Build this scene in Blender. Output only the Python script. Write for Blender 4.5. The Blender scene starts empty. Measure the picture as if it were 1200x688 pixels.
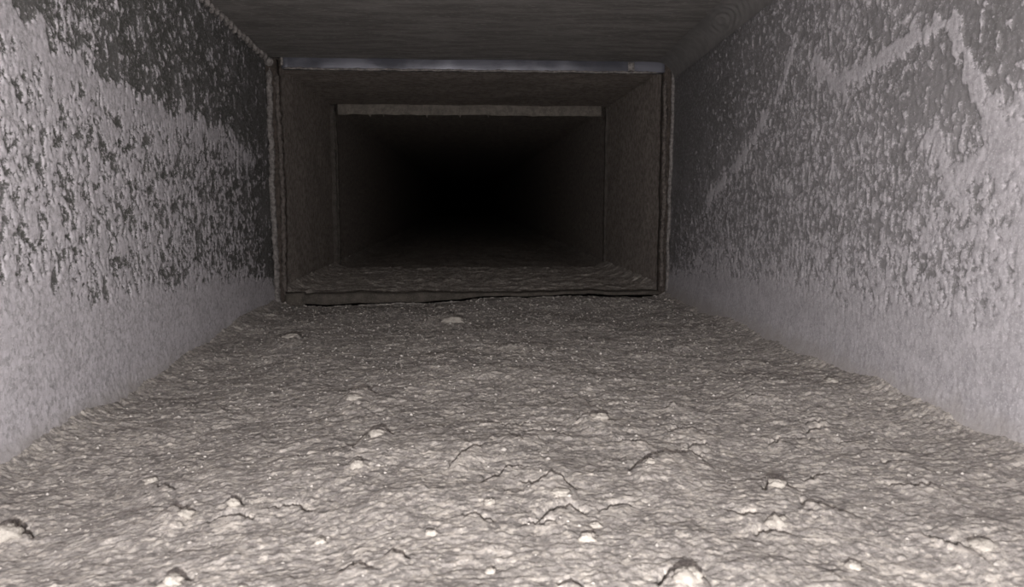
import bpy, math, random
import numpy as np
from mathutils import Vector

# ---------------------------------------------------------------- camera, world, lamp, exposure
scene = bpy.context.scene
col = scene.collection
random.seed(4)
PITCH, YAW, CAM_H = 6.97, 3.60, 0.29
cam_d = bpy.data.cameras.new('camera')
cam_d.lens = 26.01
cam_d.sensor_width = 36.0
cam_d.clip_start = 0.01
cam_d.dof.use_dof = True
cam_d.dof.focus_distance = 1.35
cam_d.dof.aperture_fstop = 10.0
cam = bpy.data.objects.new('camera', cam_d)
cam.location = (0, 0, CAM_H)
cam.rotation_euler = (math.radians(90 - PITCH), 0, math.radians(-YAW))
col.objects.link(cam)
scene.camera = cam

world = bpy.data.worlds.new('world')
scene.world = world
world.use_nodes = True
world.node_tree.nodes['Background'].inputs['Color'].default_value = (0, 0, 0, 1)
world.node_tree.nodes['Background'].inputs['Strength'].default_value = 0.0

# the torch of the person taking the picture, held just behind the camera
lamp_d = bpy.data.lights.new('torch_light', 'POINT')
lamp_d.energy = 56.0
lamp_d.color = (1.0, 0.965, 0.945)
lamp_d.shadow_soft_size = 0.010
lamp = bpy.data.objects.new('torch_light', lamp_d)
lamp.location = (-0.02, -0.13, 0.235)
col.objects.link(lamp)

vs = scene.view_settings
vs.view_transform = 'Standard'
vs.look = 'None'
vs.gamma = 1.0
vs.exposure = 0.0
vs.use_curve_mapping = False

# ---------------------------------------------------------------- duct dimensions (metres)
XL, XR, ZC = -0.562, 0.615, 0.70      # side walls and ceiling
Y0, Y1, Y2, YE = -1.3, 2.20, 3.20, 16.0  # open end, first joint, second joint, far end


def ceil_z(y):
    return ZC + 0.055 * np.clip(Y1 - np.asarray(y, dtype=float), 0, 1.0)


# ---------------------------------------------------------------- numpy noise
def perlin(x, y, seed=0):
    rs = np.random.RandomState(seed)
    ang = rs.rand(4096).astype(np.float32) * 2 * np.pi
    ca, sa = np.cos(ang), np.sin(ang)
    xi = np.floor(x).astype(np.int64)
    yi = np.floor(y).astype(np.int64)
    xf = (x - xi).astype(np.float32)
    yf = (y - yi).astype(np.float32)

    def g(a, b, dx, dy):
        h = ((a * 374761393 + b * 668265263 + seed * 1442695) & 0x7fffffff)
        h = ((h ^ (h >> 13)) * 1274126177) & 0x7fffffff
        h = (h ^ (h >> 16)) & 4095
        return ca[h] * dx + sa[h] * dy
    u = xf * xf * xf * (xf * (xf * 6 - 15) + 10)
    v = yf * yf * yf * (yf * (yf * 6 - 15) + 10)
    a = g(xi, yi, xf, yf)
    b = g(xi + 1, yi, xf - 1, yf)
    c = g(xi, yi + 1, xf, yf - 1)
    d = g(xi + 1, yi + 1, xf - 1, yf - 1)
    return ((a + u * (b - a)) * (1 - v) + (c + u * (d - c)) * v) * 1.5


def fbm(x, y, seed, octaves=4, gain=0.5):
    o, a = 0.0, 1.0
    for i in range(octaves):
        o = o + a * perlin(x, y, seed + i * 17)
        x, y, a = x * 2.03, y * 2.03, a * gain
    return o


def worley(x, y, seed=0, full=False):
    """distance to nearest point, second nearest, and a random value of the nearest cell"""
    rs = np.random.RandomState(seed)
    T = rs.rand(4096, 3).astype(np.float32)
    xi = np.floor(x).astype(np.int64)
    yi = np.floor(y).astype(np.int64)
    f1 = np.full(x.shape, 9.0, np.float32)
    f2 = f1.copy()
    val = np.zeros(x.shape, np.float32)
    ox, oy, va2 = val.copy(), val.copy(), val.copy()
    for i in (-1, 0, 1):
        for j in (-1, 0, 1):
            a, b = xi + i, yi + j
            h = ((a * 374761393 + b * 668265263 + seed * 1442695) & 0x7fffffff)
            h = ((h ^ (h >> 13)) * 1274126177) & 0x7fffffff
            h = (h ^ (h >> 16)) & 4095
            dx = (a + T[h, 0] - x)
            dy = (b + T[h, 1] - y)
            d = np.sqrt(dx * dx + dy * dy).astype(np.float32)
            near = d < f1
            f2 = np.where(near, f1, np.minimum(f2, d))
            val = np.where(near, T[h, 2], val)
            if full:
                ox = np.where(near, -dx, ox)
                oy = np.where(near, -dy, oy)
                va2 = np.where(near, T[(h * 7 + 13) & 4095, 2], va2)
            f1 = np.where(near, d, f1)
    return (f1, f2, val, ox, oy, va2) if full else (f1, f2, val)


def sstep(a, b, x):
    t = np.clip((x - a) / (b - a), 0, 1)
    return t * t * (3 - 2 * t)


# ---------------------------------------------------------------- mesh helpers
def mesh_np(name, verts, faces, attrs=None, smooth=True):
    verts = np.asarray(verts, np.float32).reshape(-1, 3)
    faces = np.asarray(faces, np.int32)
    n = faces.shape[1]
    me = bpy.data.meshes.new(name)
    me.vertices.add(len(verts))
    me.vertices.foreach_set('co', verts.ravel())
    me.loops.add(faces.size)
    me.loops.foreach_set('vertex_index', faces.ravel())
    me.polygons.add(len(faces))
    me.polygons.foreach_set('loop_start', np.arange(0, faces.size, n, dtype=np.int32))
    me.polygons.foreach_set('loop_total', np.full(len(faces), n, np.int32))
    if smooth:
        me.polygons.foreach_set('use_smooth', np.ones(len(faces), bool))
    for k, v in (attrs or {}).items():
        at = me.attributes.new(k, 'FLOAT', 'POINT')
        at.data.foreach_set('value', np.asarray(v, np.float32).ravel())
    me.update(calc_edges=True)
    me.validate()
    return me


def grid_faces(nu, nv, flip=False):
    i = np.arange(nu - 1)[:, None] * nv + np.arange(nv - 1)[None, :]
    f = np.stack([i, i + nv, i + nv + 1, i + 1], -1).reshape(-1, 4)
    return f[:, ::-1] if flip else f


def obj(name, me, mat, parent=None):
    o = bpy.data.objects.new(name, me)
    if mat and not me.materials:
        me.materials.append(mat)
    col.objects.link(o)
    o.parent = parent
    return o


def empty(name, loc=(0, 0, 0)):
    o = bpy.data.objects.new(name, None)
    o.location = loc
    o.empty_display_size = 0.05
    col.objects.link(o)
    return o


def struct(o, label):
    o['kind'] = 'structure'
    o['label'] = label
    o['category'] = 'duct'
    return o


def tag(o, label, cat, group=None, kind=None):
    o['label'] = label
    o['category'] = cat
    if group:
        o['group'] = group
    if kind:
        o['kind'] = kind
    return o


def graded(stops):
    """1-D coordinates from [(position, spacing), ...] with spacing blended between stops"""
    out = [stops[0][0]]
    P = [s[0] for s in stops]
    S = [s[1] for s in stops]
    while out[-1] < P[-1] - 1e-6:
        out.append(out[-1] + float(np.interp(out[-1], P, S)))
    out[-1] = P[-1]
    return np.array(out)


# ---------------------------------------------------------------- materials
def new_mat(name):
    m = bpy.data.materials.new(name)
    m.use_nodes = True
    nt = m.node_tree
    b = nt.nodes['Principled BSDF']
    return m, nt, b


def nd(nt, t, **kw):
    n = nt.nodes.new(t)
    for k, v in kw.items():
        setattr(n, k, v)
    return n


def noise_node(nt, scale, detail=3.0, rough=0.55, vec=None, dist=0.0):
    n = nd(nt, 'ShaderNodeTexNoise')
    n.inputs['Scale'].default_value = scale
    n.inputs['Detail'].default_value = detail
    n.inputs['Roughness'].default_value = rough
    n.inputs['Distortion'].default_value = dist
    if vec is not None:
        nt.links.new(vec, n.inputs['Vector'])
    return n.outputs['Fac']


def ramp(nt, fac, a, b, lo=0.0, hi=1.0):
    n = nd(nt, 'ShaderNodeMapRange')
    n.interpolation_type = 'SMOOTHSTEP'
    n.inputs['From Min'].default_value = a
    n.inputs['From Max'].default_value = b
    n.inputs['To Min'].default_value = lo
    n.inputs['To Max'].default_value = hi
    nt.links.new(fac, n.inputs['Value'])
    return n.outputs['Result']


def mix(nt, fac, a, b, mode='MIX'):
    n = nd(nt, 'ShaderNodeMix', data_type='RGBA', blend_type=mode)
    for sock, v in ((n.inputs[0], fac), (n.inputs[6], a), (n.inputs[7], b)):
        if isinstance(v, (int, float)):
            sock.default_value = v
        elif isinstance(v, tuple):
            sock.default_value = (*v, 1)
        else:
            nt.links.new(v, sock)
    return n.outputs[2]


def math_n(nt, op, a, b):
    n = nd(nt, 'ShaderNodeMath', operation=op)
    for s, v in zip(n.inputs, (a, b)):
        if isinstance(v, (int, float)):
            s.default_value = v
        else:
            nt.links.new(v, s)
    return n.outputs[0]


def cells(nt, scale, vec, dist_scale, dist_amt):
    """random grey value per irregular cell, for flakes"""
    w = nd(nt, 'ShaderNodeTexNoise')
    w.inputs['Scale'].default_value = dist_scale
    w.inputs['Detail'].default_value = 3
    nt.links.new(vec, w.inputs['Vector'])
    a = nd(nt, 'ShaderNodeVectorMath', operation='SCALE')
    a.inputs['Scale'].default_value = dist_amt
    nt.links.new(w.outputs['Color'], a.inputs[0])
    b = nd(nt, 'ShaderNodeVectorMath', operation='ADD')
    nt.links.new(vec, b.inputs[0])
    nt.links.new(a.outputs[0], b.inputs[1])
    v = nd(nt, 'ShaderNodeTexVoronoi')
    v.inputs['Scale'].default_value = scale
    nt.links.new(b.outputs[0], v.inputs['Vector'])
    sep = nd(nt, 'ShaderNodeSeparateColor')
    nt.links.new(v.outputs['Color'], sep.inputs[0])
    return sep.outputs[0]


def attr(nt, name):
    return nd(nt, 'ShaderNodeAttribute', attribute_name=name).outputs['Fac']


def bump(nt, b, height, strength, dist):
    n = nd(nt, 'ShaderNodeBump')
    n.inputs['Strength'].default_value = strength
    n.inputs['Distance'].default_value = dist
    nt.links.new(height, n.inputs['Height'])
    nt.links.new(n.outputs['Normal'], b.inputs['Normal'])


def objvec(nt, scale=(1, 1, 1)):
    t = nd(nt, 'ShaderNodeTexCoord')
    mp = nd(nt, 'ShaderNodeMapping')
    mp.inputs['Scale'].default_value = scale
    nt.links.new(t.outputs['Object'], mp.inputs['Vector'])
    return mp.outputs['Vector']


def wall_material(name, metal, film, dust_a, dust_b, light):
    """sheet metal showing through a coat of lint; coat thickness comes from the relief of the mesh"""
    m, nt, b = new_mat(name)
    v = objvec(nt)
    d = attr(nt, 'dust')
    fine = noise_node(nt, 330, 4, 0.68, v)
    d2 = math_n(nt, 'ADD', d, math_n(nt, 'MULTIPLY', math_n(nt, 'SUBTRACT', fine, 0.5), 2.6))
    cl = cells(nt, 190, v, 260, 0.006)
    d2 = math_n(nt, 'ADD', d2, math_n(nt, 'MULTIPLY', math_n(nt, 'SUBTRACT', cl, 0.5), 0.35))
    cover = ramp(nt, d2, 0.20, 0.66)
    big = noise_node(nt, 26, 4, 0.6, v)
    dust = mix(nt, ramp(nt, big, 0.35, 0.65), dust_a, dust_b)
    mid = noise_node(nt, 110, 4, 0.65, v)
    dust = mix(nt, ramp(nt, mid, 0.50, 0.60, 0.0, 0.40), dust, film)
    dust = mix(nt, ramp(nt, cl, 0.0, 0.45, 0.35, 0.0), dust, film)
    dust = mix(nt, ramp(nt, fine, 0.54, 0.64, 0.0, 0.6), dust, light)
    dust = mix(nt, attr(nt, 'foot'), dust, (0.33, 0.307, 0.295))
    bare = mix(nt, attr(nt, 'film'), metal, film)
    bare = mix(nt, ramp(nt, noise_node(nt, 160, 4, 0.65, v), 0.50, 0.60, 0.0, 0.75), bare, film)
    nt.links.new(mix(nt, cover, bare, dust), b.inputs['Base Color'])
    nt.links.new(ramp(nt, cover, 0, 1, 0.55, 0.95), b.inputs['Roughness'])
    b.inputs['Specular IOR Level'].default_value = 0.25
    hgt = math_n(nt, 'ADD', math_n(nt, 'MULTIPLY', cover, 0.3), fine)
    bump(nt, b, hgt, 0.5, 0.0012)
    return m


M_wall_l = wall_material('dusty_metal_left', (0.090, 0.090, 0.084), (0.20, 0.196, 0.197),
                         (0.50, 0.478, 0.507), (0.585, 0.56, 0.595), (0.70, 0.67, 0.705))
M_wall_r = wall_material('dusty_metal_right', (0.125, 0.122, 0.122), (0.25, 0.241, 0.249),
                         (0.375, 0.36, 0.380), (0.445, 0.427, 0.45), (0.62, 0.595, 0.625))


def plain_material(name, a, b_, scale, spot=None, rough=0.9, bumpd=0.001, stretch=(1, 1, 1), spec=0.2, metal=0.0):
    m, nt, b = new_mat(name)
    v = objvec(nt, stretch)
    c = mix(nt, ramp(nt, noise_node(nt, scale, 5, 0.65, v), 0.40, 0.60), a, b_)
    f = noise_node(nt, scale * 7, 3, 0.6, v)
    if spot:
        c = mix(nt, ramp(nt, f, 0.56, 0.66), c, spot)
    nt.links.new(c, b.inputs['Base Color'])
    b.inputs['Roughness'].default_value = rough
    b.inputs['Metallic'].default_value = metal
    b.inputs['Specular IOR Level'].default_value = spec
    if bumpd:
        bump(nt, b, f, 0.6, bumpd)
    return m


M_ceil = plain_material('sooty_ceiling_metal', (0.145, 0.137, 0.131), (0.21, 0.20, 0.192), 30, (0.29, 0.275, 0.264), 0.85, 0.0006, (0.25, 1.6, 1))
M_far = plain_material('brown_sooty_sheet', (0.22, 0.193, 0.174), (0.40, 0.353, 0.32), 55, (0.58, 0.525, 0.485), 0.92, 0.0015)
M_rail = plain_material('rusty_flange', (0.045, 0.037, 0.032), (0.075, 0.061, 0.053), 70, (0.15, 0.13, 0.12), 0.85, 0.001)
M_rail2 = plain_material('dusty_brown_flange', (0.07, 0.062, 0.054), (0.105, 0.093, 0.081), 40, (0.17, 0.15, 0.135), 0.9, 0.001)
M_steel = plain_material('bluish_galvanised_strip', (0.065, 0.066, 0.083), (0.135, 0.137, 0.165), 9, None, 0.42, 0.0003, (0.5, 1, 1), 0.5, 0.25)
M_bead = plain_material('grey_sealant', (0.12, 0.11, 0.106), (0.25, 0.232, 0.224), 110, (0.42, 0.39, 0.375), 0.85, 0.001)
M_cove = plain_material('dark_sealant_cove', (0.15, 0.144, 0.142), (0.185, 0.178, 0.175), 30, None, 0.55, 0.0003)
M_lip = plain_material('dusty_second_flange', (0.175, 0.155, 0.137), (0.26, 0.233, 0.206), 40, (0.34, 0.31, 0.28), 0.95, 0.001)
M_rail3 = plain_material('dusty_side_flange', (0.08, 0.070, 0.063), (0.12, 0.106, 0.096), 40, (0.18, 0.16, 0.147), 0.95, 0.001)
M_bead2 = plain_material('brownish_sealant', (0.07, 0.060, 0.054), (0.14, 0.122, 0.112), 110, (0.26, 0.23, 0.215), 0.9, 0.0015)
M_end = plain_material('painted_dark_end', (0.008, 0.008, 0.008), (0.014, 0.013, 0.013), 20, None, 1.0, 0, spec=0.0)  # darkness of the unlit depth put into the end sheet's colour
M_floor_sheet = plain_material('floor_sheet_metal', (0.08, 0.075, 0.07), (0.11, 0.10, 0.095), 30)


def dust_material(name, dark, mid, light, cream):
    m, nt, b = new_mat(name)
    v = objvec(nt)
    big = noise_node(nt, 7, 4, 0.6, v)
    med = noise_node(nt, 48, 5, 0.68, v, 0.3)
    fine = noise_node(nt, 210, 5, 0.7, v)
    c = mix(nt, ramp(nt, med, 0.42, 0.58), mid, light)
    c7 = cells(nt, 80, v, 110, 0.014)
    c = mix(nt, ramp(nt, c7, 0.0, 0.45, 0.65, 0.0), c, dark)
    c = mix(nt, ramp(nt, c7, 0.80, 1.0, 0.0, 0.55), c, cream)
    cl = cells(nt, 165, v, 240, 0.007)
    c = mix(nt, ramp(nt, cl, 0.0, 0.35, 0.60, 0.0), c, dark)
    c = mix(nt, ramp(nt, cl, 0.72, 1.0, 0.0, 0.65), c, cream)
    c = mix(nt, ramp(nt, big, 0.35, 0.7, 0.0, 0.30), c, dark)
    c = mix(nt, ramp(nt, fine, 0.38, 0.49, 0.75, 0.0), c, dark)
    c = mix(nt, ramp(nt, fine, 0.54, 0.66, 0.0, 0.85), c, cream)
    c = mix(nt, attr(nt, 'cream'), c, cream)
    nt.links.new(c, b.inputs['Base Color'])
    b.inputs['Roughness'].default_value = 0.97
    b.inputs['Specular IOR Level'].default_value = 0.12
    bump(nt, b, math_n(nt, 'ADD', noise_node(nt, 260, 4, 0.7, v), math_n(nt, 'MULTIPLY', cl, 0.35)), 0.7, 0.0022)
    return m


M_dust = dust_material('felted_floor_dust', (0.20, 0.186, 0.178), (0.37, 0.343, 0.326), (0.46, 0.428, 0.400), (0.65, 0.60, 0.545))
M_dust2 = dust_material('dim_brown_dust', (0.22, 0.197, 0.178), (0.38, 0.343, 0.313), (0.48, 0.44, 0.405), (0.64, 0.59, 0.545))
M_clump = plain_material('pale_lint_clump', (0.36, 0.333, 0.302), (0.46, 0.43, 0.39), 60, (0.55, 0.52, 0.48), 0.97, 0.002)
M_grit = plain_material('pale_grit', (0.42, 0.395, 0.37), (0.56, 0.53, 0.50), 30, None, 0.8, 0)

# ---------------------------------------------------------------- side walls of the near section


def polydist(y, z, pts):
    d = np.full(y.shape, 9.0)
    for (a, b), (c, e) in zip(pts[:-1], pts[1:]):
        vx, vz = c - a, e - b
        t = np.clip(((y - a) * vx + (z - b) * vz) / (vx * vx + vz * vz), 0, 1)
        d = np.minimum(d, np.hypot(y - a - t * vx, z - b - t * vz))
    return d


wy = graded([(Y0, 0.02), (0.3, 0.008), (0.75, 0.0022), (1.3, 0.0024), (1.9, 0.004), (Y1 + 0.01, 0.005)])
wz = np.linspace(-0.08, 0.775, 330)
YY, ZZ = np.meshgrid(wy, wz, indexing='ij')


def wall_left_fields():
    y, z = YY, ZZ
    wob = 0.03 * fbm(y * 9, z * 9, 5, 2)
    wy_ = y + 0.010 * perlin(y * 28, z * 28, 7)
    wz_ = z + 0.008 * perlin(y * 30, z * 30, 8)
    n = 0.42 * perlin(wy_ * 26, wz_ * 24, 1) + 0.52 * perlin(wy_ * 62, wz_ * 46, 2) \
        + 0.55 * perlin(wy_ * 135, wz_ * 92, 3) + 0.32 * perlin(y * 280, z * 200, 4)
    n = n * 0.5 + 0.5
    spikes = 0.022 * perlin(y * 16, z * 6, 13) + 0.020 * perlin(y * 45, z * 14, 11) + 0.016 * perlin(y * 120, z * 25, 12)
    zb = np.interp(y, [-1.3, .4, .97, 1.08, 1.25, 1.58, 2.07, 2.2], [.62, .60, .545, .515, .482, .470, .448, .44])
    s = zb + spikes - z                                      # depth below the upper edge of the coat
    bound = np.interp(y, [-1, 1.0, 1.3, 1.6, 1.85, 2.05, 2.2], [.68, .64, .58, .52, .46, .37, .23])
    band = np.exp(-((s - 0.022) / 0.026) ** 2) * np.interp(y, [0, 1.9, 2.1], [.32, .30, .1])
    below = bound + band
    above = np.interp(y, [-1, .95, 1.2, 1.8, 2.1], [.20, .20, .30, .28, .25])
    above = above + 0.22 * np.exp(-((y - 1.13) / .09) ** 2) * (z > .5)
    c = above + (below - above) * sstep(-0.006, 0.010, s)
    zs = np.interp(y, [-1, .92, 1.12, 1.44, 1.94, 2.2], [.20, .185, .135, .12, .10, .06]) + 0.02 * perlin(y * 30, z * 10, 21)
    solid = sstep(0.035, -0.045, z - zs)
    c = c * (1 - solid) + 1.15 * solid
    t = c - n
    dust = sstep(-0.14, 0.22, t)
    tick = sstep(0.42, 0.60, perlin(y * 95, z * 52, 33) + .25 * perlin(y * 210, z * 150, 34))
    dust = np.maximum(dust, 0.75 * tick * (1 - solid) * sstep(2.15, 1.9, y))
    relief = 0.0030 * dust + 0.0006 * perlin(y * 150, z * 130, 31)
    relief = relief + 0.001 * wob
    film = np.clip(0.12 + 0.5 * fbm(y * 14, z * 9, 41, 3), 0, 0.5)
    # the lower coat flares out onto the floor
    relief = relief + 0.035 * np.exp(-(z + 0.045) / 0.016) * (z > -0.05)
    relief = np.minimum(relief, 0.04)
    return dust, film, relief


def wall_right_fields():
    y, z = YY, ZZ
    wy_ = y + 0.008 * perlin(y * 30, z * 30, 107)
    wz_ = z + 0.008 * perlin(y * 30, z * 30, 108)
    n = 0.30 * perlin(wy_ * 30, wz_ * 26, 104) + 0.52 * perlin(wy_ * 75, wz_ * 58, 101) \
        + 0.48 * perlin(wy_ * 160, wz_ * 120, 102) + 0.22 * perlin(y * 300, z * 240, 103)
    n = n * 0.5 + 0.5
    c = np.interp(y, [-1, .8, 1.3, 1.6, 1.85, 2.05, 2.2], [.50, .45, .47, .44, .36, .26, .16])
    c = c - np.interp(y, [1.2, 1.9], [0.0, 0.25]) * sstep(.30, .60, z)
    c = c - 0.10 * np.exp(-(((y - 1.02) / .12) ** 2 + ((z - .43) / .05) ** 2))
    c = c - 0.30 * sstep(1.05, .9, y) * sstep(.38, .44, z) - 0.05 * sstep(.46, .53, z) * (y < 1.2)
    jit = 0.012 * perlin(y * 45, z * 45, 111)
    ridge = [(1.304, .540), (1.262, .515), (1.222, .484), (1.12, .497), (1.034, .516), (.942, .520), (.905, .481), (.868, .419), (.842, .382), (.80, .345)]
    streak = [(1.385, .592), (1.424, .523), (1.563, .43), (1.682, .364), (1.855, .296)]
    c = c + (0.58 + .30 * sstep(1.05, .92, y) + .4 * perlin(y * 38, z * 38, 113)) * np.exp(-((polydist(y, z, ridge) + jit) / .0125) ** 2)
    c = c + (0.40 + .45 * perlin(y * 22, z * 22, 112)) * np.exp(-((polydist(y, z, streak) + jit) / np.interp(y, [1.4, 1.85], [.008, .018])) ** 2)
    inner = [(.955, .385), (.93, .35), (.911, .315), (.872, .335), (.79, .34)]
    c = c + 0.35 * np.exp(-((polydist(y, z, inner) + jit) / .013) ** 2)
    low = np.interp(y, [-1, .80, .90, .98, 1.14, 1.3, 1.7, 2.2], [.42, .40, .33, .24, .20, .19, .16, .08]) + 0.03 * perlin(y * 25, z * 12, 121)
    c = c + 0.13 * sstep(.06, -.03, z - low) + 0.16 * sstep(1.5, 1.9, y) * sstep(.36, .18, z)
    c = c + 0.16 * np.exp(-((y - .78) / .06) ** 2) * sstep(.46, .42, z)
    solid = sstep(0.05, -0.06, z - np.interp(y, [.7, 1.0, 1.4, 2.2], [.14, .13, .12, .06]))
    c = c * (1 - solid) + 1.15 * solid
    t = c - n
    dust = sstep(-0.18, 0.26, t)
    tick = sstep(0.42, 0.60, perlin(y * 100, z * 60, 133) + .25 * perlin(y * 210, z * 150, 134))
    dust = np.maximum(dust, 0.8 * tick * (1 - solid) * sstep(2.15, 1.7, y))
    relief = 0.0026 * dust + 0.0006 * perlin(y * 150, z * 130, 131)
    film = np.interp(y, [-1, 1.2, 1.6, 1.9, 2.1], [.65, .65, .50, .25, .15]) + 0.25 * fbm(y * 12, z * 9, 141, 3)
    film = film - 0.35 * sstep(1.3, 1.8, y) * sstep(.35, .6, z) - 0.30 * sstep(1.0, .85, y) * sstep(.40, .5, z)
    relief = relief + 0.035 * np.exp(-(z + 0.005) / 0.018) * (z > -0.02)
    relief = np.where(z <= -0.02, 0.04, relief)
    relief = np.minimum(relief, 0.04)
    return dust, np.clip(film, 0, 1), relief


def near_wall(side, fields, mat, parent):
    dust, film, relief = fields
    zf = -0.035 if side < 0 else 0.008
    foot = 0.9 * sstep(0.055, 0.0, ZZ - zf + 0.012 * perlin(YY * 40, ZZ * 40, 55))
    x = XL + relief if side < 0 else XR - relief
    V = np.stack([x, YY, ZZ], -1)
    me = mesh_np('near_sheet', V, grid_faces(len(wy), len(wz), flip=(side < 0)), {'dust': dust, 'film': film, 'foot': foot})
    return obj('sheet_panel', me, mat, parent)


def flat_sheet(y0, y1, kind, mat, parent, ny=60, nz=40, amp=0.002, seed=0):
    ys = np.linspace(y0, y1, ny)
    ss = np.linspace(0, 1, nz)
    A, B = np.meshgrid(ys, ss, indexing='ij')
    w = amp * fbm(A * 5, B * 6, seed, 3)
    if kind == 'left':
        V = np.stack([XL + w, A, -0.08 + B * 0.80], -1)
        fl = True
    elif kind == 'right':
        V = np.stack([XR + w, A, -0.08 + B * 0.80], -1)
        fl = False
    elif kind == 'ceiling':
        V = np.stack([XL - 0.01 + B * (XR - XL + 0.02), A, ceil_z(A) + w], -1)
        fl = True
    else:
        V = np.stack([XL - 0.01 + B * (XR - XL + 0.02), A, -0.075 + w], -1)
        fl = False
    return obj('sheet_panel', mesh_np('sheet', V, grid_faces(ny, nz, fl)), mat, parent)


wl = struct(empty('wall_left', (0, 0, 0)), 'left sheet metal duct wall, flaking pale lint coat over dark metal')
wr = struct(empty('wall_right', (0, 0, 0)), 'right sheet metal duct wall with pale zigzag ridge of dust')
ce = struct(empty('ceiling', (0, 0, 0)), 'dark sooty sheet metal ceiling of the duct')
fl_ = struct(empty('floor', (0, 0, 0)), 'sheet metal duct floor buried under grey dust')
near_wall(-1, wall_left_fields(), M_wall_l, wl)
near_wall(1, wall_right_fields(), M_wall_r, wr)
for root, kind in ((wl, 'left'), (wr, 'right'), (ce, 'ceiling')):
    if kind == 'ceiling':
        flat_sheet(Y0, Y1 + 0.005, kind, M_ceil, root, 220, 60, 0.0025, 51)
    flat_sheet(Y1 + 0.012, Y2 + 0.005, kind, M_far, root, 120, 80, 0.003, 52)
    flat_sheet(Y2 + 0.012, YE, kind, M_far, root, 120, 30, 0.003, 53)
for a, b in ((Y0, Y1), (Y1 + 0.005, Y2), (Y2 + 0.005, YE)):
    flat_sheet(a, b, 'floor', M_floor_sheet, fl_, 30, 10, 0.001, 54)
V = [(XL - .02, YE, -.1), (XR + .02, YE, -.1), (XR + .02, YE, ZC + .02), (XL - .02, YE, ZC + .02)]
struct(obj('wall_back', mesh_np('end_sheet', V, [[0, 1, 2, 3]], smooth=False), M_end), 'far end of the duct, painted black as unlit depth')

# ---------------------------------------------------------------- floor dust
CRACKS = {   # crest lines of lifted dust flakes (x, y): height of the crest, length of the front slope
    'A': ([(0.1764, 0.7651), (0.1972, 0.7849), (0.2165, 0.8032), (0.2399, 0.8161), (0.2574, 0.8239), (0.2736, 0.8111)], .013, .060),
    'B': ([(-0.1364, 0.8578), (-0.1285, 0.8957), (-0.1247, 0.9229), (-0.1178, 0.9368), (-0.1064, 0.9324), (-0.093, 0.9069)], .013, .045),
    'C': ([(-0.0209, 0.7827), (-0.0071, 0.8116), (0.0057, 0.8338), (0.019, 0.8511)], .010, .050),
    'D': ([(0.0572, 0.7381), (0.0724, 0.7301), (0.0875, 0.7457), (0.0994, 0.733), (0.1099, 0.714)], .012, .040),
    'E': ([(0.0646, 0.6496), (0.0735, 0.6585), (0.0866, 0.6673), (0.1009, 0.6704), (0.1123, 0.6599)], .009, .045),
    'F': ([(0.013, 0.748), (0.0342, 0.7614), (0.0444, 0.7786), (0.0606, 0.7828)], .008, .030),
    'G': ([(0.1464, 0.9502), (0.1639, 0.9729), (0.1741, 0.9642), (0.1867, 0.9755), (0.1948, 0.951)], .011, .045),
    'H': ([(0.1449, 0.5236), (0.1585, 0.5369), (0.1663, 0.5405), (0.1731, 0.5295), (0.1841, 0.5262)], .012, .035),
    'I': ([(-0.4646, 0.7243), (-0.4598, 0.7324), (-0.4527, 0.7341), (-0.4355, 0.7183), (-0.4146, 0.6969)], .008, .040),
    'J': ([(-0.3063, 0.7143), (-0.3006, 0.731), (-0.2929, 0.7372), (-0.2731, 0.7081)], .010, .035),
    'K': ([(-0.2512, 0.5833), (-0.2449, 0.5931), (-0.2373, 0.5911), (-0.2238, 0.5802)], .006, .030),
    'L': ([(-0.1263, 1.7859), (-0.088, 1.8501), (-0.057, 1.8906), (-0.0129, 1.8317), (0.025, 1.8024)], .022, .120),
    'M': ([(-0.4211, 1.6093), (-0.4077, 1.6835), (-0.391, 1.6937), (-0.3578, 1.6366)], .020, .080),
    'N': ([(-0.2413, 0.723), (-0.2402, 0.7383), (-0.2357, 0.7403), (-0.2241, 0.724)], .007, .020),
    'P': ([(-0.1927, 1.113), (-0.1828, 1.1489), (-0.1657, 1.1697), (-0.1427, 1.1464)], .011, .070),
    'Q': ([(0.07, 0.536), (0.081, 0.534), (0.0909, 0.522)], .006, .020),
    'R': ([(0.2988, 0.6977), (0.3195, 0.7215), (0.3304, 0.7256), (0.3346, 0.7067)], .008, .030),
    'S': ([(0.2566, 0.906), (0.2805, 0.919), (0.3112, 0.9025)], .008, .060),
    'T': ([(-0.0695, 0.5895), (-0.0647, 0.5983), (-0.0551, 0.5856), (-0.0477, 0.5807)], .006, .020),
    'U': ([(-0.1348, 0.8031), (-0.1277, 0.8192), (-0.1194, 0.8215), (-0.1096, 0.8043)], .006, .020),
    'V': ([(0.4015, 0.5948), (0.4076, 0.5749), (0.4189, 0.5587)], .006, .030),
    'W': ([(0.2434, 0.6555), (0.2553, 0.6432), (0.2726, 0.6459)], .005, .025),
    'X': ([(0.325, 0.6704), (0.3522, 0.6486), (0.3662, 0.6362)], .007, .030),
    'Y': ([(0.4299, 0.703), (0.4454, 0.6841), (0.4737, 0.6867)], .007, .030),
    'Z': ([(-0.011, 1.4963), (0.0916, 1.454), (0.1646, 1.4944)], .010, .090),
}


_r = random.Random(31)
for _k in range(46):                     # small hairline cracks between the big ones
    _y = 0.55 + 0.95 * _r.random() ** 1.2
    _x = _r.uniform(-.42, .50) * min(1, .25 + _y)
    _w = _r.uniform(.010, .026) * (.6 + .6 * _y)
    _t = _r.uniform(-.5, .5)
    CRACKS['hair%d' % _k] = ([(_x + _w * u, _y + _w * (_t * u + .5 * (1 - u * u) * _r.uniform(.3, 1))) for u in (-1, -.5, 0, .5, 1)],
                             _r.uniform(.003, .006), _r.uniform(.015, .03))


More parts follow.
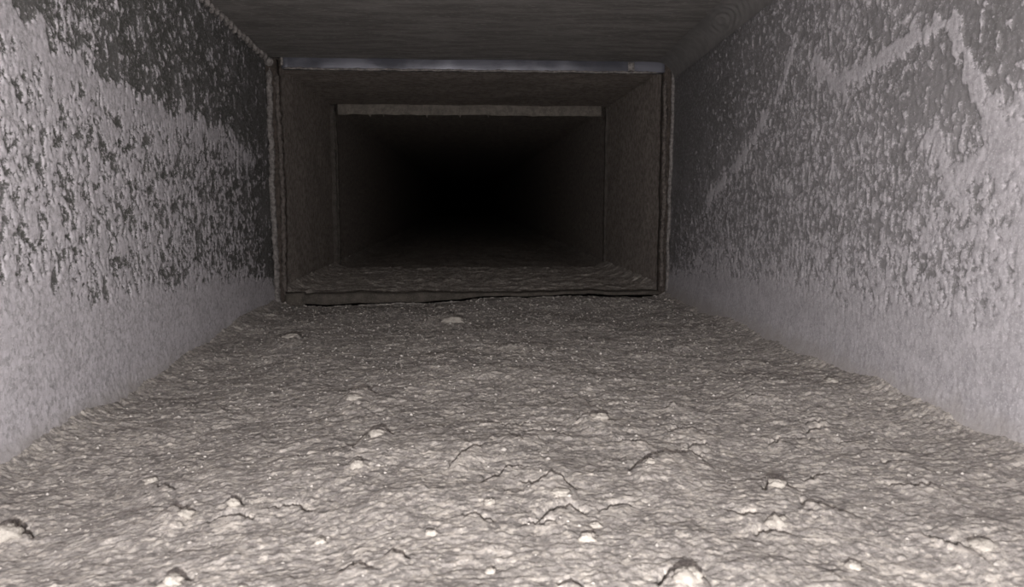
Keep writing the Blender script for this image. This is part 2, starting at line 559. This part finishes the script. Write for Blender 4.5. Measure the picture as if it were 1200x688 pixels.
def dust_base(x, y):
    """gentle lie of the dust, without the flakes"""
    z = 0.007 * fbm(x * 4.2, y * 4.2, 61, 2)
    z = z - 0.030 * sstep(0.05, -0.56, x) * sstep(2.2, 1.3, y)
    z = z + 0.012 * sstep(0.30, 0.615, x) * sstep(2.2, 1.4, y)
    # heap in front of the joint, higher on the right
    z = z + (-0.012 + 0.022 * sstep(-0.45, 0.2, x)) * sstep(1.95, 2.15, y)
    z = z - 0.018 * np.exp(-((y - 2.188) / 0.006) ** 2) * (0.6 + 0.5 * fbm(x * 9, y * 9, 71, 2))
    return z


def near_dust_z(x, y):
    z = dust_base(x, y)
    wx = x + 0.006 * perlin(x * 40, y * 40, 81)
    wyy = y + 0.006 * perlin(x * 40, y * 40, 82)
    z = z + 0.0030 * fbm(x * 12, y * 12, 62, 2)
    for sc, lev, tilt, sd in ((34, .0020, .08, 64), (78, .0020, .17, 65), (150, .0013, .20, 66)):
        f1, f2, cv, ox, oy, cw = worley(wx * sc, wyy * sc * 1.1, sd, True)
        e = np.clip((f2 - f1) * 4, 0, 1)
        a = cw * 6.283
        q = 0.62 + 0.38 * sstep(.65, 1.1, y)
        z = z + q * lev * (cv - 0.5) * e + q * tilt * (cv * .8 + .2) * (np.cos(a) * ox + np.sin(a) * oy) / sc * e   # tilted flakes
    z = z + 0.0008 * perlin(x * 170, y * 180, 67)
    cream = np.zeros(x.shape)
    for k, (pts, A, Lf) in CRACKS.items():
        px = np.array([p[0] for p in pts])
        py = np.array([p[1] for p in pts])
        m = (x > px[0] - .01) & (x < px[-1] + .01) & (y > py.min() - 3 * Lf) & (y < py.max() + .05)
        if not m.any():
            continue
        xs, ys = x[m], y[m]
        u = np.clip((xs - px[0]) / (px[-1] - px[0]), 0, 1)
        env = np.sin(np.pi * u) ** 0.6
        yc = np.interp(xs, px, py) + 0.006 * perlin(xs * 130, xs * 0 + .37, 91) + 0.004 * perlin(xs * 380, xs * 0 + .7, 92)
        d = ys - yc
        env = env * (1 + 0.25 * perlin(xs * 130, ys * 0 + .2, 93))
        h = np.where(d < 0, np.exp(-(d / (1.3 * Lf)) ** 2), np.exp(-d / 0.0014)) * A * .62 * env
        sg = 0.0022 + 0.07 * Lf
        g = -np.exp(-((d - 1.35 * sg) / sg) ** 2) * (A * 1.1 + .006) * np.clip(env, 0, 1)
        z[m] += h + g
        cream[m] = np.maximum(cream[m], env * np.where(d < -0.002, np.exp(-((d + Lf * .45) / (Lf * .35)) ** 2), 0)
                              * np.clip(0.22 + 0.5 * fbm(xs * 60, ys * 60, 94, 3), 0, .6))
    edge = np.minimum(x - XL, XR - x)
    z = z + 0.022 * np.exp(-edge / 0.022)
    return z, cream


fx = np.linspace(XL + 0.002, XR - 0.002, 680)
fy = graded([(Y0, 0.03), (0.2, 0.012), (0.50, 0.0014), (1.0, 0.0017), (1.6, 0.0030), (Y1 - 0.002, 0.0040)])
GX, GY = np.meshgrid(fx, fy, indexing='ij')
GZ, CR = near_dust_z(GX, GY)
me = mesh_np('dust', np.stack([GX, GY, GZ], -1), grid_faces(len(fx), len(fy)), {'cream': CR})
tag(obj('dust_layer', me, M_dust), 'thick grey felted dust covering the near duct floor', 'dust', kind='stuff')


def dust_at(x, y):
    i = np.clip(np.searchsorted(fx, x), 1, len(fx) - 1)
    j = np.clip(np.searchsorted(fy, y), 1, len(fy) - 1)
    return float(GZ[i, j])


def far_dust(y0, y1, lvl, mat, label, nx, ny, seed):
    xs = np.linspace(XL + 0.004, XR - 0.004, nx)
    ys = np.linspace(y0, y1, ny)
    A, B = np.meshgrid(xs, ys, indexing='ij')
    z = lvl + 0.006 * fbm(A * 7, B * 9, seed, 3) + 0.003 * perlin(A * 30, B * 45, seed + 3) + 0.0025 * perlin(A * 80, B * 90, seed + 4)
    f1, f2, cv = worley(A * 24, B * 36, seed + 5)
    z = z + 0.002 * (cv > .86) * np.clip((f2 - f1) * 3, 0, 1) + 0.004 * np.clip(perlin(A * 9, B * 60, seed + 8), 0, 1)
    z = z + 0.03 * np.exp(-np.minimum(A - XL, XR - A) / 0.03)
    me = mesh_np('dust', np.stack([A, B, z], -1), grid_faces(nx, ny), {'cream': np.clip((cv > .86) * .12 * np.clip((f2 - f1) * 3, 0, 1), 0, 1)})
    return tag(obj('dust_layer', me, mat), label, 'dust', kind='stuff')


far_dust(Y1 + 0.035, Y2 + 0.002, 0.012, M_dust2, 'dim brown dust on the floor beyond the first joint', 330, 240, 201)
far_dust(Y2 + 0.002, YE - .01, 0.012, M_dust2, 'almost black dust on the floor deep inside the duct', 160, 420, 201)

# ---------------------------------------------------------------- joints (trim)


def bar(name, p0, p1, mat, parent, nseg=40, bev=0.006, wob=0.0012, seed=0):
    """box-like rail between opposite corners, rounded edges, slightly uneven along its length"""
    p0, p1 = np.array(p0, float), np.array(p1, float)
    size = p1 - p0
    ax = int(np.argmax(size))
    o = [i for i in range(3) if i != ax]
    w, h = size[o[0]], size[o[1]]
    bev = min(bev, w * .4, h * .4)
    prof = []
    for cx, cy, a0 in ((w - bev, h - bev, 0), (bev, h - bev, 90), (bev, bev, 180), (w - bev, bev, 270)):
        for k in range(4):
            a = math.radians(a0 + 30 * k)
            prof.append((cx + bev * math.cos(a), cy + bev * math.sin(a)))
    prof = np.array(prof)
    n = len(prof)
    ts = np.linspace(0, size[ax], nseg)
    V = np.zeros((nseg, n, 3))
    rs = np.random.RandomState(seed)
    for i, t in enumerate(ts):
        V[i, :, ax] = p0[ax] + t
        q = wob * np.array([perlin(np.array([t * 14.0]), np.array([.3]), seed)[0], perlin(np.array([t * 14.0]), np.array([.7]), seed + 1)[0]])
        V[i, :, o[0]] = p0[o[0]] + prof[:, 0] + q[0] + rs.randn(n) * wob * .25
        V[i, :, o[1]] = p0[o[1]] + prof[:, 1] + q[1] + rs.randn(n) * wob * .25
    V = V.reshape(-1, 3)
    F = []
    for i in range(nseg - 1):
        for k in range(n):
            F.append([i * n + k, i * n + (k + 1) % n, (i + 1) * n + (k + 1) % n, (i + 1) * n + k])
    # end caps as quads (fan of quads)
    for base in (0, (nseg - 1) * n):
        for k in range(1, n - 2, 2):
            F.append([base, base + k, base + k + 1, base + k + 2])
    me = mesh_np(name, V, F)
    return obj(name, me, mat, parent)


def bead(name, pts, r, mat, parent, seed=0, lump=0.35, nseg=160, ring=10, twist=0.0):
    """lumpy bead of sealant along a polyline; twist gives it the look of a rope"""
    pts = np.array(pts, float)
    L = np.r_[0, np.cumsum(np.linalg.norm(np.diff(pts, axis=0), axis=1))]
    ts = np.linspace(0, L[-1], nseg)
    P = np.stack([np.interp(ts, L, pts[:, k]) for k in range(3)], -1)
    T = np.gradient(P, axis=0)
    T /= np.linalg.norm(T, axis=1)[:, None]
    up = np.array([0, 0, 1.0]) if abs(T[0, 2]) < .8 else np.array([0, 1.0, 0])
    N = np.cross(T, up)
    N /= np.linalg.norm(N, axis=1)[:, None]
    B = np.cross(N, T)
    a = np.linspace(0, 2 * np.pi, ring, endpoint=False)
    TT, AA = np.meshgrid(ts, a, indexing='ij')
    rr = r * (1 + lump * fbm(TT * 55, AA * .9, seed, 3))
    if twist:
        rr = rr * (1 + 0.6 * np.sin(TT * twist + AA * 1.0))
    taper = np.clip(np.minimum(ts, L[-1] - ts) / (2 * r), 0.15, 1)[:, None]
    rr = rr * taper
    jit = r * .5 * np.stack([fbm(ts * 12, ts * 0 + .3, seed + 5, 2), fbm(ts * 12, ts * 0 + .8, seed + 6, 2)], -1)
    C = P + N * jit[:, :1] + B * jit[:, 1:]
    V = C[:, None, :] + N[:, None, :] * (rr * np.cos(AA))[..., None] + B[:, None, :] * (rr * np.sin(AA))[..., None]
    F = []
    for i in range(nseg - 1):
        for k in range(ring):
            F.append([i * ring + k, i * ring + (k + 1) % ring, (i + 1) * ring + (k + 1) % ring, (i + 1) * ring + k])
    return obj(name, mesh_np(name, V.reshape(-1, 3), F), mat, parent)


def bolt(name, loc, r, mat, parent):
    """domed hexagon head facing the camera end of the duct"""
    V, F = [], []
    rings = [(r * 1.25, 0.0, 24), (r * 1.25, -.0015, 24), (r, -.0016, 6), (r, -.006, 6), (r * .8, -.0085, 6), (r * .35, -.0095, 6)]
    n = 24
    for rad, dy, sides in rings:
        for k in range(n):
            a = 2 * math.pi * k / n
            q = rad
            if sides == 6:
                q = rad * math.cos(math.pi / 6) / math.cos((a % (math.pi / 3)) - math.pi / 6)
            V.append((loc[0] + q * math.cos(a), loc[1] + dy, loc[2] + q * math.sin(a)))
    for i in range(len(rings) - 1):
        for k in range(n):
            F.append([i * n + k, i * n + (k + 1) % n, (i + 1) * n + (k + 1) % n, (i + 1) * n + k])
    b0 = (len(rings) - 1) * n
    for k in range(1, n - 2, 2):
        F.append([b0, b0 + k, b0 + k + 1, b0 + k + 2])
    return obj(name, mesh_np(name, V, F, smooth=False), mat, parent)


t1 = struct(empty('trim_1', (0, 0, 0)), 'first flanged joint around the duct, with a bluish steel strip across its top')
bar('top_rail', (XL + .045, Y1, ZC - .030), (XR - .02, Y1 + .03, ZC + .002), M_steel, t1, 60, .003, .0008, 1)
bar('side_rail', (XL - .004, Y1 - .002, -.06), (XL + .030, Y1 + .032, ZC - .004), M_rail, t1, 60, .008, .0018, 2)
bar('side_rail', (XR - .030, Y1 - .002, -.06), (XR + .006, Y1 + .032, ZC - .004), M_rail, t1, 60, .008, .0018, 3)
# bottom lip: its lower edge stands a few millimetres clear of the dust, its top is uneven with settled dust
bxs = np.linspace(XL + .03, XR - .012, 220)
lowz = dust_base(bxs, np.full(bxs.shape, 2.17)) + .0035 + .0015 * fbm(bxs * 18, bxs * 0 + .4, 401, 3)
topz = np.maximum(.022 + .004 * fbm(bxs * 10, bxs * 0 + .6, 402, 4), lowz + .010)
prof = [(0.034, 0.0), (0.003, 0.0), (0.0, 0.12), (0.0, 0.8), (0.006, 1.0), (0.036, 1.02)]
V = np.array([[(x, Y1 + dy, a + (b - a) * k) for dy, k in prof] for x, a, b in zip(bxs, lowz, topz)])
obj('bottom_rail', mesh_np('bottom_rail', V, grid_faces(len(bxs), len(prof))), M_rail2, t1)
bar('corner_block', (XL + .030, Y1 - .006, -.05), (XL + .088, Y1 + .03, .026), M_rail2, t1, 8, .012, .001, 5)
bead('sealant_bead', [(XL + .010, Y1 - .006, -.02), (XL + .008, Y1 - .006, .3), (XL + .009, Y1 - .006, ZC - .030)], .0085, M_bead, t1, 21, .5, 260)
bead('sealant_bead', [(XL + .032, Y1 - .002, .02), (XL + .034, Y1 - .002, .3), (XL + .028, Y1 - .002, ZC - .04)], .0065, M_bead2, t1, 22, .7, 260)
bead('sealant_bead', [(XR - .006, Y1 - .006, .0), (XR - .004, Y1 - .006, .4), (XR - .004, Y1 - .006, ZC - .025), (XR - .012, Y1 - .006, ZC - .006)], .0055, M_bead, t1, 23, .5, 260)
bead('sealant_bead', [(XR - .022, Y1 - .003, .03), (XR - .023, Y1 - .003, .4), (XR - .026, Y1 - .003, ZC - .05)], .006, M_bead2, t1, 24, .7, 240)
bead('sealant_bead', [(XL + .05, Y1 - .002, ZC - .031), (0, Y1 - .002, ZC - .031), (XR - .05, Y1 - .002, ZC - .031)], .003, M_bead, t1, 25, .8, 320, 6)
bar('clip_tab', (XL + .043, Y1 - .003, ZC - .022), (XL + .050, Y1 + .004, ZC + .004), M_bead, t1, 6, .001, .0004, 6)
bar('clip_tab', (XR - .137, Y1 - .003, ZC - .028), (XR - .118, Y1 + .004, ZC - .002), M_bead, t1, 6, .002, .0004, 7)
bolt('bolt_head', (XL + .013, Y1 - .012, ZC - .014), .010, M_bead, t1)

t2 = struct(empty('trim_2', (0, 0, 0)), 'second flanged joint deeper in the duct, with a dusty brown top rail')
tr = bar('top_rail', (XL + .034, Y2, ZC - .042), (XR - .03, Y2 + .03, ZC + .002), M_lip, t2, 90, .004, .003, 31)
bar('side_rail', (XL - .004, Y2 + .001, -.06), (XL + .020, Y2 + .03, ZC - .004), M_rail3, t2, 50, .006, .0018, 32)
bar('side_rail', (XR - .012, Y2 + .001, -.06), (XR + .006, Y2 + .03, ZC - .004), M_rail3, t2, 50, .006, .0018, 33)
for k, (x, h) in enumerate(((-.395, .008), (-.34, .006), (-.16, .009), (-.02, .006), (.10, .005))):
    bead('hanging_lint', [(x, Y2 + .006, ZC - .038), (x + .003, Y2 + .006, ZC - .044 - h)], .004, M_lip, t2, 40 + k, .4, 14, 8)
bead('sealant_bead', [(XL + .024, Y2 - .002, .03), (XL + .026, Y2 - .002, .35), (XL + .024, Y2 - .002, ZC - .03)], .005, M_rail2, t2, 47, .6, 180, 8)

ys = np.linspace(0.4, Y1 - .02, 40)
t3 = bead('trim_3', [(XL + .007, y, float(ceil_z(y)) - .006) for y in ys], .0062, M_bead, None, 61, .25, 900, 10, 190)
struct(t3, 'rope-like bead of sealant along the upper left edge')

# brushed sealant cove in the upper right edge, with curved brush marks
cy = graded([(Y0, .05), (1.2, .01), (1.5, .003), (1.95, .003), (Y1 - .004, .01)])
ca = np.linspace(0, 1, 40)
A, S = np.meshgrid(cy, ca, indexing='ij')
R = 0.050
ang = S * math.pi / 2
rad = np.hypot((A - 1.74) * .45, (S - .52) * R * 1.4)
rip = 0.0009 * np.sin(rad * 520 + 2 * perlin(A * 20, S * 3, 77)) * np.exp(-((A - 1.70) / .12) ** 2) * np.exp(-((S - .5) / .34) ** 2)
rr = R + rip
V = np.stack([XR - .0035 - R + rr * np.cos(ang), A, ceil_z(A) - .002 - R + rr * np.sin(ang)], -1)
struct(obj('trim_4', mesh_np('cove', V, grid_faces(len(cy), len(ca), True)), M_cove), 'dark brushed sealant rounding the upper right edge')

# ---------------------------------------------------------------- dust clumps lying on the floor dust


def clump_mesh(seed, r, flat):
    nu, nv = 26, 14
    th = np.linspace(0, 2 * np.pi, nu, endpoint=False)
    ph = np.linspace(0.02, np.pi - .02, nv)
    TH, PH = np.meshgrid(th, ph, indexing='ij')
    cx, cy_, cz = np.cos(TH) * np.sin(PH), np.sin(TH) * np.sin(PH), np.cos(PH)
    n = perlin(cx * 1.6 + 5 + seed, cy_ * 1.6 + cz * 1.3, seed) * .35 + perlin(cx * 4 + seed, cy_ * 4 + cz * 3.1, seed + 1) * .20 \
        + perlin(cx * 9 + seed, cy_ * 9 + cz * 8.1, seed + 2) * .10
    q = r * (1 + n)
    V = np.stack([cx * q, cy_ * q * .85, cz * q * flat], -1)
    F = []
    for i in range(nu):
        for k in range(nv - 1):
            i2 = (i + 1) % nu
            F.append([i * nv + k, i * nv + k + 1, i2 * nv + k + 1, i2 * nv + k])
    for base in (0, nv - 1):
        for k in range(1, nu - 2, 2):
            F.append([base, k * nv + base, (k + 1) * nv + base, (k + 2) * nv + base])
    return mesh_np('clump', V.reshape(-1, 3), F)


CLUMPS = [  # x, y, radius, flatness, label
    (-.437, .700, .0130, .62, 'large pale dust lump at the left edge of the floor'),
    (-.276, .712, .0085, .6, 'small yellowish dust lump under a peaked flake, left of a round white one'),
    (-.233, .722, .0062, .8, 'small round whitish dust lump on the left, right of the peaked flake'),
    (-.236, .578, .0085, .5, 'broad pale dust lump at the lower left'),
    (-.176, .557, .0050, .7, 'tiny white dust lump at the lower left, near the bottom edge'),
    (-.112, .900, .0100, .55, 'cream dust lump under a jagged arched crack, left of centre'),
    (-.122, .800, .0072, .75, 'pale rounded dust lump just below the jagged arched crack'),
    (-.388, 1.640, .0180, .45, 'flat pale dust lump near the left wall, before the first joint'),
    (-.030, 1.770, .0260, .40, 'wide grey dust lump in the middle, before the first joint'),
    (.176, .945, .0110, .5, 'cream dust lump below a toothed crack, right of centre'),
    (.200, .770, .0055, .7, 'small bright dust lump at the left foot of the big cracked mound'),
    (.092, .700, .0095, .35, 'flat bright dust lump under the curved central crack'),
    (.104, .608, .0080, .55, 'pale dust lump beside the cracked mound at lower centre'),
    (.117, .638, .0055, .6, 'small pale dust lump at the right end of the lower central crack'),
    (.314, .702, .0088, .6, 'oval cream dust lump on the right, upper of a near pair'),
    (.281, .628, .0095, .6, 'cream dust lump on the right, lower of a near pair'),
    (.166, .522, .0120, .6, 'cream dust lump under the dark arch at the bottom edge'),
    (-.172, 1.105, .0125, .4, 'flat cream dust lump left of centre, halfway down the floor'),
    (.018, .563, .0048, .7, 'tiny pale dust lump near the bottom edge, left of centre'),
    (-.131, .638, .0060, .6, 'small pale dust lump at lower left of centre'),
    (.312, .550, .0075, .6, 'pale dust lump at the lower right'),
    (-.033, .632, .0052, .6, 'small white dust lump at lower centre'),
    (.430, .562, .0110, .4, 'flat bright dust lump near the lower right corner'),
    (-.358, .832, .0080, .5, 'pale dust lump high on the left, near the left wall'),
    (.022, .690, .0058, .7, 'left one of two touching round dust lumps near the centre'),
    (.560, 1.080, .0110, .45, 'ochre dust lump at the foot of the right wall'),
]
for i, (x, y, r, fl, lab) in enumerate(CLUMPS):
    o = obj('dust_clump', clump_mesh(300 + i * 7, r, fl), M_clump)
    o.location = (x, y, dust_at(x, y) + r * fl * 0.08)
    o.rotation_euler = (0, 0, random.uniform(-.6, .6))
    tag(o, lab, 'dust clump', 'pale dust clumps on the floor')

# grit: uncountable pale crumbs sprinkled over the dust
rs = np.random.RandomState(8)
N = 3800
gx = rs.uniform(XL + .03, XR - .03, N)
gy = 0.45 + 1.72 * rs.rand(N) ** 0.55
gs = 0.0006 + 0.0014 * rs.rand(N) ** 4 + 0.0005 * gy * rs.rand(N)
I = np.clip(np.searchsorted(fx, gx), 1, len(fx) - 1)
J = np.clip(np.searchsorted(fy, gy), 1, len(fy) - 1)
gz = GZ[I, J] + gs * .3
octa = np.array([(1, 0, 0), (0, 1, 0), (-1, 0, 0), (0, -1, 0), (0, 0, 1), (0, 0, -1)], float)
of = np.array([(0, 1, 4), (1, 2, 4), (2, 3, 4), (3, 0, 4), (1, 0, 5), (2, 1, 5), (3, 2, 5), (0, 3, 5)])
V = octa[None] * (1 + .6 * rs.rand(N, 6, 1)) * gs[:, None, None] * np.stack([.8 + .9 * rs.rand(N), .8 + .6 * rs.rand(N), .6 + .4 * rs.rand(N)], -1)[:, None, :]
an = rs.rand(N) * 6.28
Vx = V[..., 0] * np.cos(an)[:, None] - V[..., 1] * np.sin(an)[:, None] + gx[:, None]
Vy = V[..., 0] * np.sin(an)[:, None] + V[..., 1] * np.cos(an)[:, None] + gy[:, None]
V = np.stack([Vx, Vy, V[..., 2] + gz[:, None]], -1)
F = (of[None] + (np.arange(N) * 6)[:, None, None]).reshape(-1, 3)
tag(obj('grit', mesh_np('grit', V, F), M_grit), 'fine pale grit sprinkled over the grey floor dust', 'grit', kind='stuff')
